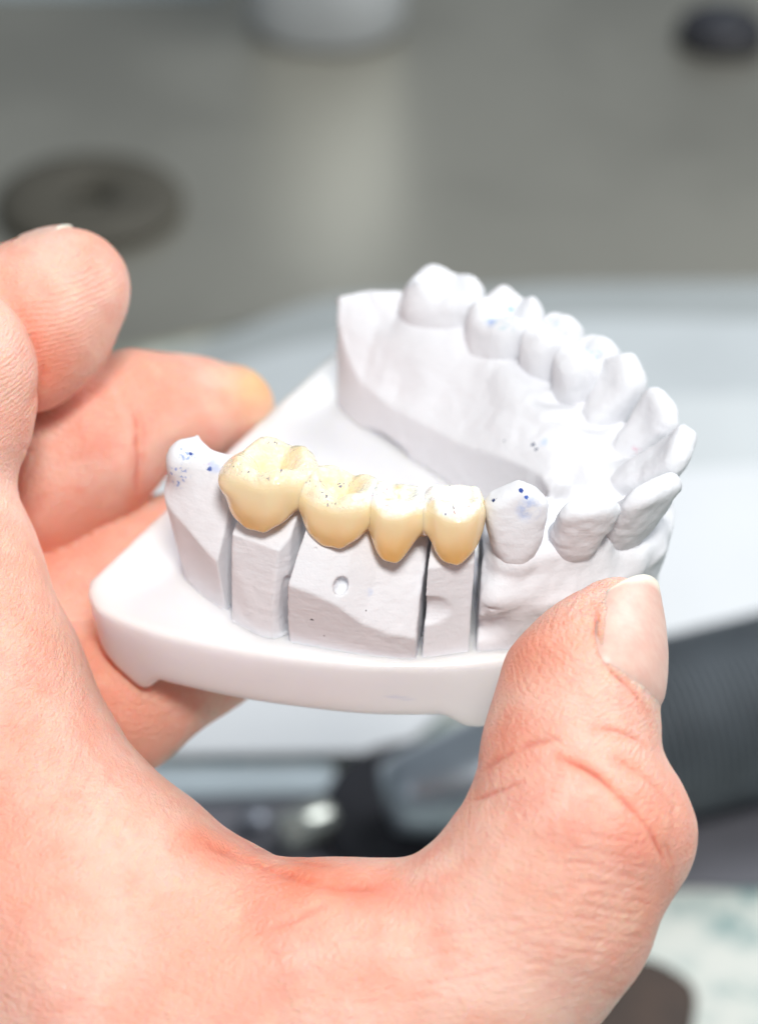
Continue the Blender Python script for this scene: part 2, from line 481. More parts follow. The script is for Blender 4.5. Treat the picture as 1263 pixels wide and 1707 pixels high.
def body_field(X, near=True, which='E'):
    XY = X[:, :, 0, :2].astype(np.float64)
    x = X[..., 0]; y = X[..., 1]; z = X[..., 2]
    d2 = poly2d(XY, arch_poly)[:, :, None]
    do = line2d(XY, O)[:, :, None]; di = line2d(XY, I_)[:, :, None]; do = np.where((d2 < 0) | (di < do), do, -do)
    xx = XY[..., 0][:, :, None]; yy = XY[..., 1][:, :, None]
    # heights
    lo_n = lip_near(xx); lo_f = np.interp(xx, [-50, -43, -38, -30, -10, 3, 6], [14.8, 14.6, 11, 7, 7, 8, 8])
    wnf = np.clip((yy + 3) / 6, 0, 1); lipo = lo_n * (1 - wnf) + lo_f * wnf
    if which in 'BD': lipo = lipo * 0 + 17.5
    if which == 'C': lipo = np.interp(xx, [-29.5, -28, -25.5, -23, -20.5, -18, -15, -13], [9.9, 9.6, 9.0, 7.8, 5.4, 4.3, 3.6, 3.3])
    if which == 'A': lipo = np.interp(xx, [-49, -46.8, -43, -40, -37.5, -36], [12.6, 11.9, 10.6, 8.8, 7.4, 6.8])
    dl = (.03 if which == 'A' else .13) * lipo * (1 - wnf) * np.clip((2 - xx) / 5, 0, 1) if which not in 'BD' else 0 * lipo
    lipi = np.interp(xx, [-49, -46, -43, -37.6, -30.6, -25.4, -19.2, -13, -8], [13.4, 9.6, 6.8, 6.1, 6.4, 7.0, 8.9, 10.2, 9.8])
    crest = np.interp(xx, [-50, -46, -42, -38, -28, -20, -13, -8, 0, 5], [16.4, 16.4, 16.8, 17.0, 15.6, 14.3, 13.6, 12.8, 11.0, 9.6])
    if which != 'E' : crest = np.interp(xx, [-50, -48, -45.5, -43, -41, -38, -36, -12, -8], [18.4, 19.2, 19.6, 18.9, 18.4, 18.6, 17.4, 16.6, 15.5])
    so = {'A': 2.3, 'C': 1.9, 'E': 1.6}.get(which, 2.)
    do2 = do + dl
    ho = lipo + so * do2 - .06 * do2 * do2
    hi_ = lipi + 1.5 * di + (2 if which == 'A' else 0) * di
    if which == 'E': hi_ = lipi + np.where(di < 4.2, .8 * di, 3.36 + 1.4 * (di - 4.2)) + 1.7 * di * np.clip((-41 - xx) / 8, 0, 1)
    H = smin(smin(ho, hi_, 1.6), crest + 0 * z, 2.4)
    X2 = np.stack([xx + 0 * yy, yy + 0 * xx, 0 * xx + 0 * yy], -1)[:, :, 0]
    rug = (.55 * fbm(X2, 4.2, 3) + .10 * fbm(X2 + 31, 1.6, 3))[:, :, None]
    away = np.clip(np.minimum(do2, di) / 1.5, .15, 1)
    H = H + rug * away
    if which == 'E':   # wrinkled rugae folds behind the front teeth
        ang = np.arctan2(yy - 0, xx + 22); rad = np.hypot(xx + 22, yy)
        H = H + .6 * np.sin(ang * 19 + 2.2 * np.sin(rad * .5)) * np.exp(-((rad - 14.5) / 3.2) ** 2) * np.clip((xx + 19) / 6, 0, 1)
    under = (.17 if which not in 'BD' else .02) * (lipo - z) * (z < lipo) - dl
    if which in 'BD': under = under + (.09 if which == 'D' else .02) * z + .8 * np.maximum(z - 12.2, 0)
    wall = d2 + np.where(np.abs(do) < di, under, 0) + .025 * fbm(X, 2.5, 2)
    F = smax(wall, (z - H) * .62, .18)
    F = np.maximum(F, -(z + .25))
    return F, H

def main_arch():
    base = (-10, 0, 0)
    t = thing('plaster_arch', 'large white plaster horseshoe section with ten teeth running from the thumb to the far side', 'dental cast', base)
    h = .32; lo = (-51, -24, -.9); hi = (9, 31, 18)
    X = grid(lo, hi, h)
    F, H = body_field(X)
    for sp in far_teeth:      # root swellings and gum collar
        kind, B, T, tan, A, D = sp
        fr = tooth_frame(B, T, tan); B = np.array(B); 
        out = fr[1] * [1, 1, 0]; out /= np.linalg.norm(out)
        r = D * .33
        nearf = B[1] < 6
        nf_ = B[1] < -9; b0 = B + out * (D * (.24 if nf_ else .16)) + [0, 0, 1.4 if not nf_ else 1.6]; b1 = B + out * (D * .26) + [0, 0, -4.0]
        # gum collar hugging the neck
        F = smin(F, cone(X, b0 - out * (1.6 if kind == 'incisor' and B[0] > -3 else 0), b1 - out * (2.6 if kind == 'incisor' and B[0] > -3 else 0), r + .1, r * .55), 3.2 if nf_ else 2.0)
        if kind in ('canine', 'incisor'):
            lingual = B - fr[1] * D * .25
            F = smin(F, np.linalg.norm(X - lingual.astype(np.float32), axis=-1) - D * .3, 1.4)
    F = smin(F, ellip(X, (-36.3, 18.6, 10.8), (5.8, 3.2, 4.2)), 4.5)
    # interdental papillae
    for s1, s2 in zip(far_teeth[:-1], far_teeth[1:]):
        m1 = (np.array(s1[1]) + np.array(s2[1])) / 2; m2 = (np.array(s1[2]) + np.array(s2[2])) / 2
        top = m1 + (m2 - m1) * (.26 if s1[0] in ('canine', 'incisor') else .40)
        bl = tooth_frame(*s1[1:4])[1]
        F = smin(F, cone(X, m1, top, 2.0, .7), 1.2)
        F = smin(F, cone(X, m1 - bl * 2.6 - [0, 0, 1.5], top - bl * 1.8 - [0, 0, 1.], 1.5, .6), 1.4)
        if s1[1][1] < 0:
            F = smin(F, cone(X, m1 + bl * 2.6 - [0, 0, 2.5], top + bl * 1.9 + [0, 0, .2], 1.9, .8), 2.0)
    # gum roll over the near front
    roll = spline([tuple(onz(824, 1000, 8.0)), tuple(onz(880, 985, 8.0)), tuple(onz(950, 955, 8.3)), tuple(onz(1030, 925, 8.6)), (2.2, -5, 8.5), (2.5, 1, 8.5)], 3)
    for a, b in zip(roll[:-1], roll[1:]):
        F = smin(F, cone(X, a - [.4, -.6, 0], b - [.4, -.6, 0], 1.5, 1.5), 1.5)
    F = smax(F, -ellip(X, (-7.2, -18.6, 3.4), (4.2, 1.3, 2.4)), .6)
    F = smax(F, -(cutval(X, 'DE') - .45) - 30 * (X[..., 1] > 0) - 30 * (X[..., 0] > 1), .15)
    F = np.maximum(F, -(X[..., 2] + .25))
    F = F + (.07 * fbm(X, 1.1, 3) + np.where(X[..., 1] < 4, .34, .14) * fbm(X + 9, 2.8, 3)) * np.clip(X[..., 2] / 3, 0, 1)
    F = smax(F, -ellip(X, (-39.5, 12.6, -.1), (8.5, 1.5, 1.15)), .15)
    # chipped notches at the tooth necks
    for q, r in [((.6, -10.0, 12.4), (.6, .8, 1.8)), ((-8.2, -19.3, 7.2), (1.0, .7, .2))]:
        F = smax(F, -ellip(X, q, r), .2)
    V, Q = nets(F, lo, h); V = relax(V, Q, F, lo, h, 1)
    pm = bpy.data.materials.new('tmp'); objs = [mk('gum_body', V, Q, pm, t, base)]; bs = [bvh(V, Q)]
    for i, sp in enumerate(far_teeth):
        o, b_ = build_tooth(i, sp, pm, t, base); objs.append(o); bs.append(b_)
    HT = lambda x, y: hit(bs, x, y)
    marks = [(HT(868, 818), .34, BLUE, 'dot'), (HT(877, 829), .24, (.05, .12, .45), 'dot'), (HT(882, 850), 1.9, (.12, .28, .70), 'smear'), (HT(822, 833), .75, DKBL, 'fleck'),
             (HT(822, 834), .2, DKBL, 'dot'), (HT(911, 826), .5, (.6, .12, .25), 'fleck'),
             (HT(888, 741), .3, DKBL, 'dot'), (HT(893, 749), .25, DKBL, 'dot'), (HT(905, 738), 1.0, (.3, .5, .8), 'smear'),
             (HT(818, 535), .34, (.12, .25, .6), 'dot'), (HT(818, 535), 1.3, (.2, .35, .7), 'smear'), (HT(851, 516), .3, CY, 'dot'),
             (HT(845, 528), 2.4, CY, 'fleck'), (HT(915, 550), 2.6, (.3, .6, .66), 'fleck'), (HT(985, 590), 2.0, (.35, .6, .7), 'fleck'), (HT(840, 735), .15, (.2, .25, .3), 'dot'),
             (HT(1060, 750), .8, (.7, .4, .5), 'fleck')]
    m_ = plaster_mat('white_plaster', marks)
    for o in objs: o.data.materials[0] = m_
main_arch()

def segment(name, label, which, k0, k1, lo, hi, base, marks=(), extra=None, h=.22, und=.0):
    X = grid(lo, hi, h)
    F, H = body_field(X, which=which)
    gs = {'AB': .80, 'BC': .36, 'CD': .3, 'DE': .42}
    z = X[..., 2]
    if k0: F = smax(F, -(cutval(X, k0) - gs[k0]) + und * np.maximum(0, 8 - z) * .0, .12)
    if k1: F = smax(F, cutval(X, k1) + gs[k1], .12)
    if extra is not None: F = extra(F, X)
    F = np.maximum(F, -(z + .25))
    V, Q = nets(F, lo, h); V = relax(V, Q, F, lo, h, 1)
    bs = [bvh(V, Q)]
    o = mk(name, V, Q, plaster_mat(name + '_plaster', [(hit(bs, *m[0]),) + m[1:] for m in marks]), base=base)
    return tag(o, label, 'plaster die', 'removable plaster segments on the near side')

def exA(F, X):
    # upright tip at the back, hollow towards the crown, pit near the cut
    F = smin(F, ellip(X, (-45.4, -23.0, 16.3), (2.2, 2.6, 3.0)), 1.5)
    F = smax(F, (X[..., 2] - (18.6 + .12 * np.abs(X[..., 0] + 41.5) ** 1.3)) * .8, 1.6)
    F = smax(F, -ellip(X, (-37.6, -27.5, 17), (2.2, 2.2, 5)), 1.2)
    F = smax(F, -ellip(X, tuple(P(356, 884, 208.7)), (1.1, .8, .45), None), .25)
    F = smax(F, -ellip(X, tuple(P(366, 893, 208.8)), (.4, .8, 1.0), None), .3)
    return F + .08 * fbm(X, 1.1, 3) * np.clip((X[..., 2] - 7) / 3, 0, 1)
segment('plaster_block', 'plaster end block with blue ink specks at the left end of the near row', 'A', None, 'AB',
        (-50.5, -30.5, -.8), (-36, -15, 22.5), (-42, -23, 0),
        [((349, 782), .33, BLUE, 'dot'), ((298, 790), 1.7, (.06, .18, .6), 'fleck'), ((312, 755), 1.6, (.1, .25, .6), 'fleck'),
         ((345, 770), .6, (.6, .3, .45), 'fleck'), ((362, 774), 1.5, (.3, .4, .75), 'smear'), ((292, 800), 1.5, (.06, .2, .6), 'fleck'), ((318, 756), .22, BLUE, 'dot')], exA)

def exB(F, X):
    x, y, z = X[..., 0], X[..., 1], X[..., 2]
    # trimmed facets down both front edges, flared foot
    n1 = np.array([.86, -.50]); p1 = np.array([-31.0, -28.2])
    F = smax(F, (x - p1[0]) * n1[0] + (y - p1[1]) * n1[1] + .03 * (z - 7), .12)
    n2 = np.array([-.80, -.60]); p2 = np.array([-36.3, -28.3])
    F = smax(F, (x - p2[0]) * n2[0] + (y - p2[1]) * n2[1] - .035 * (7 - z), .12)
    F = smax(F, (-(y + 29.0) + .13 * z + .8 * np.maximum(z - 12.2, 0) + .02 * np.maximum(0, 5 - z)), .2)
    F = smax(F, (z - 17), .3)
    F = smax(F, -ellip(X, (-30.2, -26.9, 4.2), (.45, 2.2, 4.4), None), .1)
    return F + .05 * fbm(X * np.array([.5, .5, 2.2], np.float32), .9, 2)
segment('plaster_die', 'narrow faceted plaster die standing under the largest yellow crown', 'B', 'AB', 'BC',
        (-38.5, -30.5, -.8), (-27.5, -15, 17.5), (-33, -23, 0), (), exB)

def exC(F, X):
    F = smax(F, -(cutval(X, 'BC') - .15 - .085 * X[..., 2]), .12)
    F = smax(F, (cutval(X, 'CD') + .35 + .12 * fbm(X * np.array([.3, .3, 1], np.float32), 1.5, 2)), .12)
    F = smax(F, -ellip(X, tuple(P(568, 976, 206.1)), (.75, 1.1, 1.1)), .1)
    return F + .05 * fbm(X, .9, 3) * np.clip(1.4 - np.abs(X[..., 0] + 17.5) / 3.5, 0, 1) * 2
segment('plaster_block', 'wide plaster block with a small round pit below the two middle yellow teeth', 'C', 'BC', 'CD',
        (-30, -30, -.8), (-13, -13, 17.5), (-22, -20, 0), [((615, 987), .7, (.55, .62, .8), 'smear'), ((520, 1033), .2, (.1, .1, .12), 'dot'), ((540, 1060), .12, (.1, .1, .12), 'dot'), ((610, 1018), .12, (.1, .1, .12), 'dot')], exC)

def exD(F, X):
    F = smax(F, -ellip(X, (-12.9, -22.5, 6.6), (5.5, 2.0, 2.4), np.array([[.93, .36, 0], [.36, -.93, 0], [0, 0, 1]])), .12)
    return smax(F, X[..., 2] - 16, .3) + .03 * fbm(X, .8, 2)
segment('plaster_die', 'slim plaster die with a scooped hollow under the rightmost yellow crown', 'D', 'CD', 'DE',
        (-19, -26, -.8), (-7, -8, 17.5), (-12.5, -17, 0), (), exD)

# ================================================================== BRIDGE
def resin():
    m, nt, b = new_mat('yellow_resin'); n = N(nt); p = n.pos(); nz = n.sep(n.nor())[2]
    z = n.sep(p)[2]
    band = n.ramp(n.math('ADD', z, n.math('MULTIPLY', n.math('SUBTRACT', n.noise(p, 260, 3), .5), .0025)), .0125, .0200)
    col = n.mix(band, (.80, .49, .16), (.86, .71, .45))
    col = n.mix(n.ramp(n.attr('joint'), 0, 1), col, (.62, .28, .05))
    occ = n.ramp(nz, .35, .8)
    occ = n.math('MULTIPLY', occ, n.ramp(z, .0165, .0185))
    rough = n.noise(p, 520, 4, .65)
    wh = n.math('MULTIPLY', occ, n.ramp(rough, .30, .52))
    wh = n.math('MULTIPLY', wh, n.ramp(z, .0172, .0194, .25, 1.))
    col = n.mix(n.math('MULTIPLY', wh, n.ramp(n.sep(p)[0], -.0245, -.0215, .28, 1.)), col, (.88, .86, .80))
    fl = n.noise(n.vmath('MULTIPLY', p, (1, .45, 1)), 2600, 2, .5, 1.2)
    f1 = n.math('MULTIPLY', n.ramp(fl, .63, .67), n.math('MULTIPLY', occ, n.ramp(n.noise(p, 420, 2), .54, .61)))
    col = n.mix(f1, col, (.04, .05, .13))
    fl2 = n.noise(n.vmath('MULTIPLY', p, (.5, 1, 1)), 3100, 2, .5, 1.)
    f2 = n.math('MULTIPLY', n.ramp(fl2, .65, .69), n.math('MULTIPLY', occ, n.ramp(n.noise(p, 330, 2), .57, .64)))
    col = n.mix(f2, col, (.35, .02, .07))
    n.put(b.inputs['Base Color'], col)
    setp(b, rough=.3, spec=.5, sss=.6, sr=(1., .62, .28), ss=.0014, coat=1., coatr=.05)
    n.put(b.inputs['Roughness'], n.math('ADD', .26, n.math('MULTIPLY', wh, .3)))
    hb = n.math('MULTIPLY', n.math('ADD', n.math('MULTIPLY', occ, 1.), .08), rough)
    nb = n.bump(hb, .8, .00055); n.put(b.inputs['Normal'], nb)
    n.put(b.inputs['Coat Normal'], n.bump(n.math('MULTIPLY', n.noise(p, 900, 2), n.math('ADD', occ, .06)), 1., .0012))
    return m
bridge_base = (-24, -22, 13)
units = [  # kind, cervical, occlusal, tangent, width, depth, bottom z-range
    ('crown', 'molar', (-34.0, -23.8, 14.1), (-34.0, -22.8, 21.6), (1, .06), 8.8, 10.2, 1.9),
    ('pontic', 'molar', (-25.7, -22.5, 13.8), (-25.9, -21.6, 20.0), (1, .18), 8.3, 8.6, .7),
    ('pontic', 'premolar', (-19.7, -20.8, 12.8), (-20.0, -19.9, 19.6), (1, .32), 6.1, 7.7, 1.),
    ('crown', 'premolar', (-13.8, -18.3, 13.2), (-14.2, -17.5, 20.0), (1, .50), 6.7, 7.7, 1.)]
def build_bridge():
    mat = resin()
    t = thing('dental_bridge', 'four joined yellow resin teeth resting on the near plaster row', 'dental bridge', bridge_base)
    lab = ['largest yellow molar crown at the left end with a deep hollow', 'wide yellow molar with shallow chewing face', 'narrow yellow tooth with whitish ground top', 'rightmost yellow tooth with bright white ground top']
    h = .2
    frs = [tooth_frame(q[2], q[3], q[4]) for q in units]
    joints = []
    for a, b in zip(units[:-1], units[1:]):
        m = (np.array(a[2]) + np.array(b[2])) / 2 * .42 + (np.array(a[3]) + np.array(b[3])) / 2 * .58
        joints.append(m)
    joints[0] = joints[0] + [.35, 0, .2]
    for i, (nm, kind, B, T, tan, A, D, deep) in enumerate(units):
        fr = frs[i]; H = fr[3]
        c = (np.array(B) + np.array(T)) / 2; e = np.array([7.2, 7.2, 7.4]); lo = c - e
        X = grid(lo, c + e, h)
        u, v, w = to_local(X, B, fr)
        F = tooth_field(kind, u, v, w, A, D, H, seed=20 + i, deep=deep)
        # scalloped lower margin
        bot = -.5 + (3.4 if kind == 'molar' else 4.2) * np.clip(np.abs(u) / (A / 2), 0, 1.2) ** 2.2 + .10 * np.sin(u * 3.1 + i)
        bot = bot + np.where(v < 0, 1.5, 0) * np.clip(-v / 3, 0, 1)
        if kind == 'premolar': F = F + .12 * np.clip(np.abs(u) - .9, 0, 3) * np.clip(.55 - w / H, 0, 1)
        F = smax(F, (bot - w) * .8, .35)
        for k, j in enumerate(joints):
            if k in (i - 1, i): F = smin(F, ellip(X, j, (1.5, 2.5, 2.5)), 1.1)
        if i == 0:  # ledge overhanging the left block
            F = smin(F, ellip(X, (-37.2, -25.8, 19.0), (1.5, 1.8, 1.2)), 1.8)
        topm = np.clip((w / H - .75) / .2, 0, 1)
        F = F + .05 * fbm(X, 2., 2) + .11 * topm * fbm(X + 5, 1.1, 3)
        V, Q = nets(F, lo, h); V = relax(V, Q, F, lo, h, 2)
        jd = np.min([np.linalg.norm((V - (j - [0, 0, 2.2])) / [1.0, 3, 2.6], axis=1) for j in joints], axis=0)
        o = mk(nm, V, Q, mat, t, bridge_base, attrs={'joint': np.clip(1.35 - jd, 0, 1)})
        o['label'] = lab[i]
build_bridge()

# ================================================================== HAND
def hand():
    P_ = P
    def chain(X, pts, k):
        F = None
        for a, b in zip(pts[:-1], pts[1:]):
            pa = P_(*a[:3]); pb = P_(*b[:3])
            ra = a[3] * a[2] / FPX; rb = b[3] * b[2] / FPX
            d = cone(X, pa, pb, ra, rb)
            F = d if F is None else smin(F, d, k)
        return F
    def blob(X, px, py, d, rx, ry, rz):
        s = d / FPX
        return ellip(X, P_(px, py, d), (rx * s, ry * s, rz), R)
    corners = [P(x, y, d) for x in (-330, 1200) for y in (330, 2300) for d in (172, 262)]
    lo = np.min(corners, 0); hi = np.max(corners, 0)
    hh = .75
    # build on a camera-aligned grid to keep it compact
    lo = np.array([-82., -96., -262.]); hi = np.array([44., 40., -168.])
    G = grid(lo, hi, hh)
    X = (G.reshape(-1, 3) @ R.astype(np.float32) + CAM.astype(np.float32)).reshape(G.shape)
    thumb = chain(X, [(1032, 1028, 202, 64), (1000, 1085, 200, 94), (966, 1150, 198, 122), (948, 1260, 196, 136), (956, 1385, 194, 168),
                      (895, 1510, 194, 184), (780, 1630, 195, 200), (560, 1690, 197, 240), (300, 1790, 200, 300)], 3.5)
    thumb = smin(thumb, blob(X, 1062, 1390, 196, 90, 95, 6), 4)
    index = chain(X, [(270, 1770, 202, 330), (125, 1580, 204, 290), (5, 1365, 207, 222), (-60, 1150, 210, 188), (-120, 950, 213, 168), (-170, 800, 216, 162)], 5)
    web = chain(X, [(150, 1560, 203, 222), (400, 1712, 200, 218), (615, 1718, 197, 192)], 6)
    idx2 = chain(X, [(-170, 800, 217, 155), (-98, 690, 215, 138), (-78, 610, 214, 123), (-105, 570, 220, 116)], 4)
    idx3 = chain(X, [(-60, 580, 226, 118), (25, 555, 228, 122), (84, 512, 228, 106), (124, 474, 228, 84)], 5)
    mid = chain(X, [(-120, 850, 246, 150), (60, 790, 243, 128), (150, 745, 243, 126)], 4)
    mid = smin(mid, chain(X, [(150, 735, 244, 124), (225, 690, 246, 98), (310, 686, 249, 86), (385, 680, 252, 72)], 3), 3)
    ring = chain(X, [(-100, 1115, 248, 148), (60, 1060, 246, 138), (190, 975, 248, 124), (330, 910, 250, 102)], 4)
    lit = chain(X, [(-60, 1250, 238, 150), (90, 1190, 234, 130), (200, 1160, 233, 120), (330, 1090, 236, 96), (430, 1040, 240, 86)], 4)
    palm = chain(X, [(-190, 900, 236, 190), (-160, 1200, 230, 240), (60, 1560, 220, 260)], 6)
    arm = chain(X, [(200, 1800, 208, 340), (60, 2300, 214, 360)], 6)
    F = smin(smin(smin(thumb, web, 7), index, 6), arm, 8)
    F = smin(F, palm, 5)
    F = smin(F, idx2, 3)
    for q in (idx3, mid, ring, lit): F = smin(F, q, .3)
    F = smin(F, 1e3 + 0 * F, 1)
    # creases
    def crease(F, pts, r, k, on=None):
        pp = [P_(*q) for q in pts]
        for a, b in zip(pp[:-1], pp[1:]): F = smax(F, -(cone(X, a, b, r, r)), k)
        return F
    F = F + .22 * fbm(X, 9., 2) + .10 * fbm(X + 40, 3., 2)
    V, Q = nets(F, lo, hh); V = relax(V, Q, F, lo, hh, 3)
    # subdivide once for finer displacement
    V, Q = subdivide(V, Q)
    V = relax(V, Q, F, lo, hh, 1)
    V, Q = subdivide(V, Q)
    g = sgrad(F, lo, hh, V); V = V - (sample(F, lo, hh, V) / ((g * g).sum(1) + 1e-3))[:, None] * g * .8
    Nn = g / np.maximum(np.linalg.norm(g, axis=1, keepdims=True), 1e-6)
    C_ = V.copy()                                     # camera-space mm
    px = PW / 2 + FPX * C_[:, 0] / -C_[:, 2]; py = PH / 2 - FPX * C_[:, 1] / -C_[:, 2]; dd = -C_[:, 2]
    wob = fbm(V.astype(np.float32), 2.6, 2); XYw = np.stack([px, py], 1) + 5 * np.stack([fbm(V.astype(np.float32) + 77, 5., 2), wob], 1)
    disp = np.zeros(len(V)); red = np.zeros(len(V)); line = np.zeros(len(V))
    def stroke(pts, d, w, depth, redw=0., redr=20, dtol=9):
        nonlocal disp, red, line
        pl = spline([np.array(q, float) for q in pts], 5)
        m = np.nonzero((px > pl[:, 0].min() - 80) & (px < pl[:, 0].max() + 80) & (py > pl[:, 1].min() - 80) & (py < pl[:, 1].max() + 80) & (np.abs(dd - d) < 1.6 * dtol))[0]
        if not len(m): return
        dist = line2d(XYw[m][:, None, :], pl)[:, 0]
        dm = np.clip(1.6 - np.abs(dd[m] - d) / dtol, 0, 1)
        e0 = np.minimum(np.hypot(px[m] - pl[0][0], py[m] - pl[0][1]), np.hypot(px[m] - pl[-1][0], py[m] - pl[-1][1]))
        fade = np.clip(e0 / 25, .15, 1) * np.clip(.75 + .9 * wob[m], .1, 1.3)
        k = np.exp(-(dist / (w * .55)) ** 2) * dm * fade
        k2 = np.exp(-(dist / (w * 1.3)) ** 2) * dm * fade
        disp[m] = disp[m] - depth * (.6 * k + .5 * k2)
        line[m] = np.maximum(line[m], k * min(1, depth * 3.2))
        if redw: red[m] = np.maximum(red[m], .95 * redw * np.exp(-(dist / redr) ** 2) * dm)
    # thumb joint folds
    stroke([(930, 1262), (985, 1290), (1040, 1335), (1085, 1390), (1108, 1445)], 184, 5, .35, .7, 16)
    stroke([(1028, 1268), (1065, 1290), (1105, 1330), (1125, 1360)], 186, 5, .22, .55, 18)
    stroke([(990, 1215), (1035, 1222), (1075, 1245)], 188, 5, .18, .4, 12)
    stroke([(792, 1292), (830, 1262), (880, 1240), (935, 1228)], 190, 9, .55, .35, 16)
    stroke([(775, 1340), (830, 1318), (880, 1300)], 190, 6, .25)
    stroke([(1125, 1330), (1118, 1370), (1125, 1400)], 190, 5, .2, .5, 22)
    for k in range(9):
        y0 = 1395 + k * 27; x0 = 1010 - k * 12
        stroke([(x0 - 60, y0 - 10), (x0, y0 + rng.uniform(-6, 6)), (x0 + 75, y0 + 14)], 184, 4.5, .10, .0)
    # web folds
    stroke([(330, 1400), (430, 1440), (540, 1475), (640, 1480)], 192, 13, .35, .75, 34, 14)
    stroke([(400, 1405), (470, 1428), (560, 1445)], 193, 9, .25, .5, 24, 14)
    stroke([(400, 1560), (480, 1540), (560, 1500)], 192, 10, .2, .15, 20, 14)
    for k in range(10):
        x0 = 120 + k * 26
        stroke([(x0 - 90, 1400 + k * 12), (x0 - 40, 1300 + k * 14), (x0 - 10 + k, 1230 + k * 16)], 200, 4.5, .07)
    # finger joint creases
    stroke([(205, 655), (226, 700), (232, 760), (225, 830)], 239, 7, .5, .5, 22)
    stroke([(222, 650), (242, 720), (240, 790)], 239, 6, .2, .3, 22)
    stroke([(28, 700), (60, 660), (72, 600), (40, 540)], 222, 10, .2, .7, 34)
    stroke([(35, 830), (60, 760), (10, 740)], 225, 6, .2)
    stroke([(1000, 1012), (1001, 1060), (1024, 1108), (1062, 1138), (1088, 1180)], 197, 9, -.0)
    stroke([(994, 1012), (993, 1062), (1014, 1114), (1052, 1148), (1080, 1188)], 197, 5, .34, .5, 12)
    stroke([(1100, 1395), (1118, 1440), (1112, 1490)], 186, 4, .2, .5, 12); stroke([(1040, 1330), (1062, 1370), (1078, 1360), (1100, 1330)], 185, 3.5, .14, .3, 12)
    for k in range(12):   # short cross lines over the knuckle and down the outer edge
        x0 = 1040 - k * 4 + rng.uniform(-20, 20); y0 = 1440 + k * 19
        stroke([(x0 - 45, y0 - 6), (x0, y0 + rng.uniform(-5, 5)), (x0 + 60, y0 + 12)], 186, 3.5, .11, .12, 8)
    for k in range(14):   # fine lines over the web and the palm side
        x0 = rng.uniform(380, 900); y0 = rng.uniform(1480, 1660); L_ = rng.uniform(50, 110)
        stroke([(x0 - L_, y0 + rng.uniform(-10, 20)), (x0, y0), (x0 + L_, y0 + rng.uniform(-20, 10))], 190, 3.2, .06, .08, 7, 14)
    # broad warm areas of the skin; red bounce glow beside the plaster painted on the thumb
    def warm(x, y, d, r, a, rd=10):
        nonlocal red
        red = np.maximum(red, a * np.exp(-((px - x) ** 2 + (py - y) ** 2) / (2 * r * r)) * np.exp(-((dd - d) / rd) ** 2))
    warm(1085, 1385, 188, 70, .75); warm(860, 1240, 188, 60, .55); warm(500, 1460, 192, 55, 1., 16); warm(560, 1475, 192, 35, .8, 16); warm(880, 1090, 195, 60, .55)
    warm(60, 620, 222, 55, .8); warm(160, 690, 240, 60, .6, 14); warm(80, 870, 240, 70, .55, 14); warm(260, 640, 242, 45, .4)
    warm(0, 1500, 190, 120, .45, 20); warm(1090, 1500, 188, 60, .5); warm(150, 1180, 235, 90, .5, 20); warm(150, 420, 222, 40, .2)
    yel = np.exp(-((px - 435) ** 2 + (py - 640) ** 2) / (2 * 38 ** 2)) * .6 * np.exp(-((dd - 250) / 14) ** 2)
    # thumb nail bed: flatten and sink slightly under the nail
    V = V + Nn * disp[:, None]
    Vw = V @ R + CAM
    base = P(200, 1850, 208)
    m, nt, b = new_mat('skin'); n = N(nt); p = n.pos()
    big = n.noise(p, 70, 3); med = n.noise(p, 260, 4, .6); fin = n.noise(p, 1500, 3, .6)
    col = n.mix(n.ramp(big, .3, .7), (.79, .415, .31), (.85, .55, .45))
    col = n.mix(n.ramp(med, .45, .72, 0, .38), col, (.80, .36, .26))
    col = n.mix(n.math('MULTIPLY', n.attr('red'), .85), col, (.80, .22, .12))
    col = n.mix(n.math('MULTIPLY', n.attr('line'), .45), col, (.66, .12, .07))
    col = n.mix(n.attr('yel'), col, (.78, .50, .16))
    blot = n.noise(p, 130, 5, .62)
    col = n.mix(n.ramp(blot, .45, .72, 0, .34), col, (.80, .29, .22))
    col = n.mix(n.ramp(n.noise(p, 190, 3), 0.56, .72, 0, .2), col, (.86, .66, .48))
    sk = n.voro(n.vmath('MULTIPLY', p, (1., 1., 1.8)), 1500, 'DISTANCE_TO_EDGE')
    n.put(b.inputs['Base Color'], col)
    setp(b, rough=.45, spec=.45, sss=.75, sr=(1., .28, .14), ss=.0024)
    n.put(b.inputs['Roughness'], n.ramp(med, .3, .7, .36, .56))
    warp = n.n.new('ShaderNodeTexNoise'); n.put(warp.inputs['Vector'], p); warp.inputs['Scale'].default_value = 160
    pw = n.vmath('ADD', p, n.vmath('SCALE', warp.outputs['Color'], scale=.0022))
    ln = n.noise(n.vmath('MULTIPLY', pw, (.4, .4, 2.6)), 1000, 3, .7)        # fine cross lines
    ln2 = n.noise(n.vmath('MULTIPLY', pw, (2.2, .5, .6)), 950, 3, .6)
    hh_ = n.math('ADD', n.math('MULTIPLY', n.ramp(sk, 0, .3), .22), n.math('MULTIPLY', fin, .9))
    hh_ = n.math('ADD', hh_, n.math('MULTIPLY', ln, 1.1)); hh_ = n.math('ADD', hh_, n.math('MULTIPLY', ln2, .5))
    wv = n.n.new('ShaderNodeTexWave'); wv.inputs['Scale'].default_value = 560; wv.inputs['Distortion'].default_value = 6; wv.inputs['Detail'].default_value = 1.5
    wv.inputs['Detail Scale'].default_value = .25
    wv.bands_direction = 'Z'; n.put(wv.inputs['Vector'], p)
    hh_ = n.math('ADD', hh_, n.math('MULTIPLY', n.math('MULTIPLY', wv.outputs['Fac'], n.attr('ridge')), .30))
    n.put(b.inputs['Normal'], n.bump(n.math('MULTIPLY', hh_, n.ramp(n.noise(p, 55, 2), .35, .65, .6, 1.2)), .75, .00036))
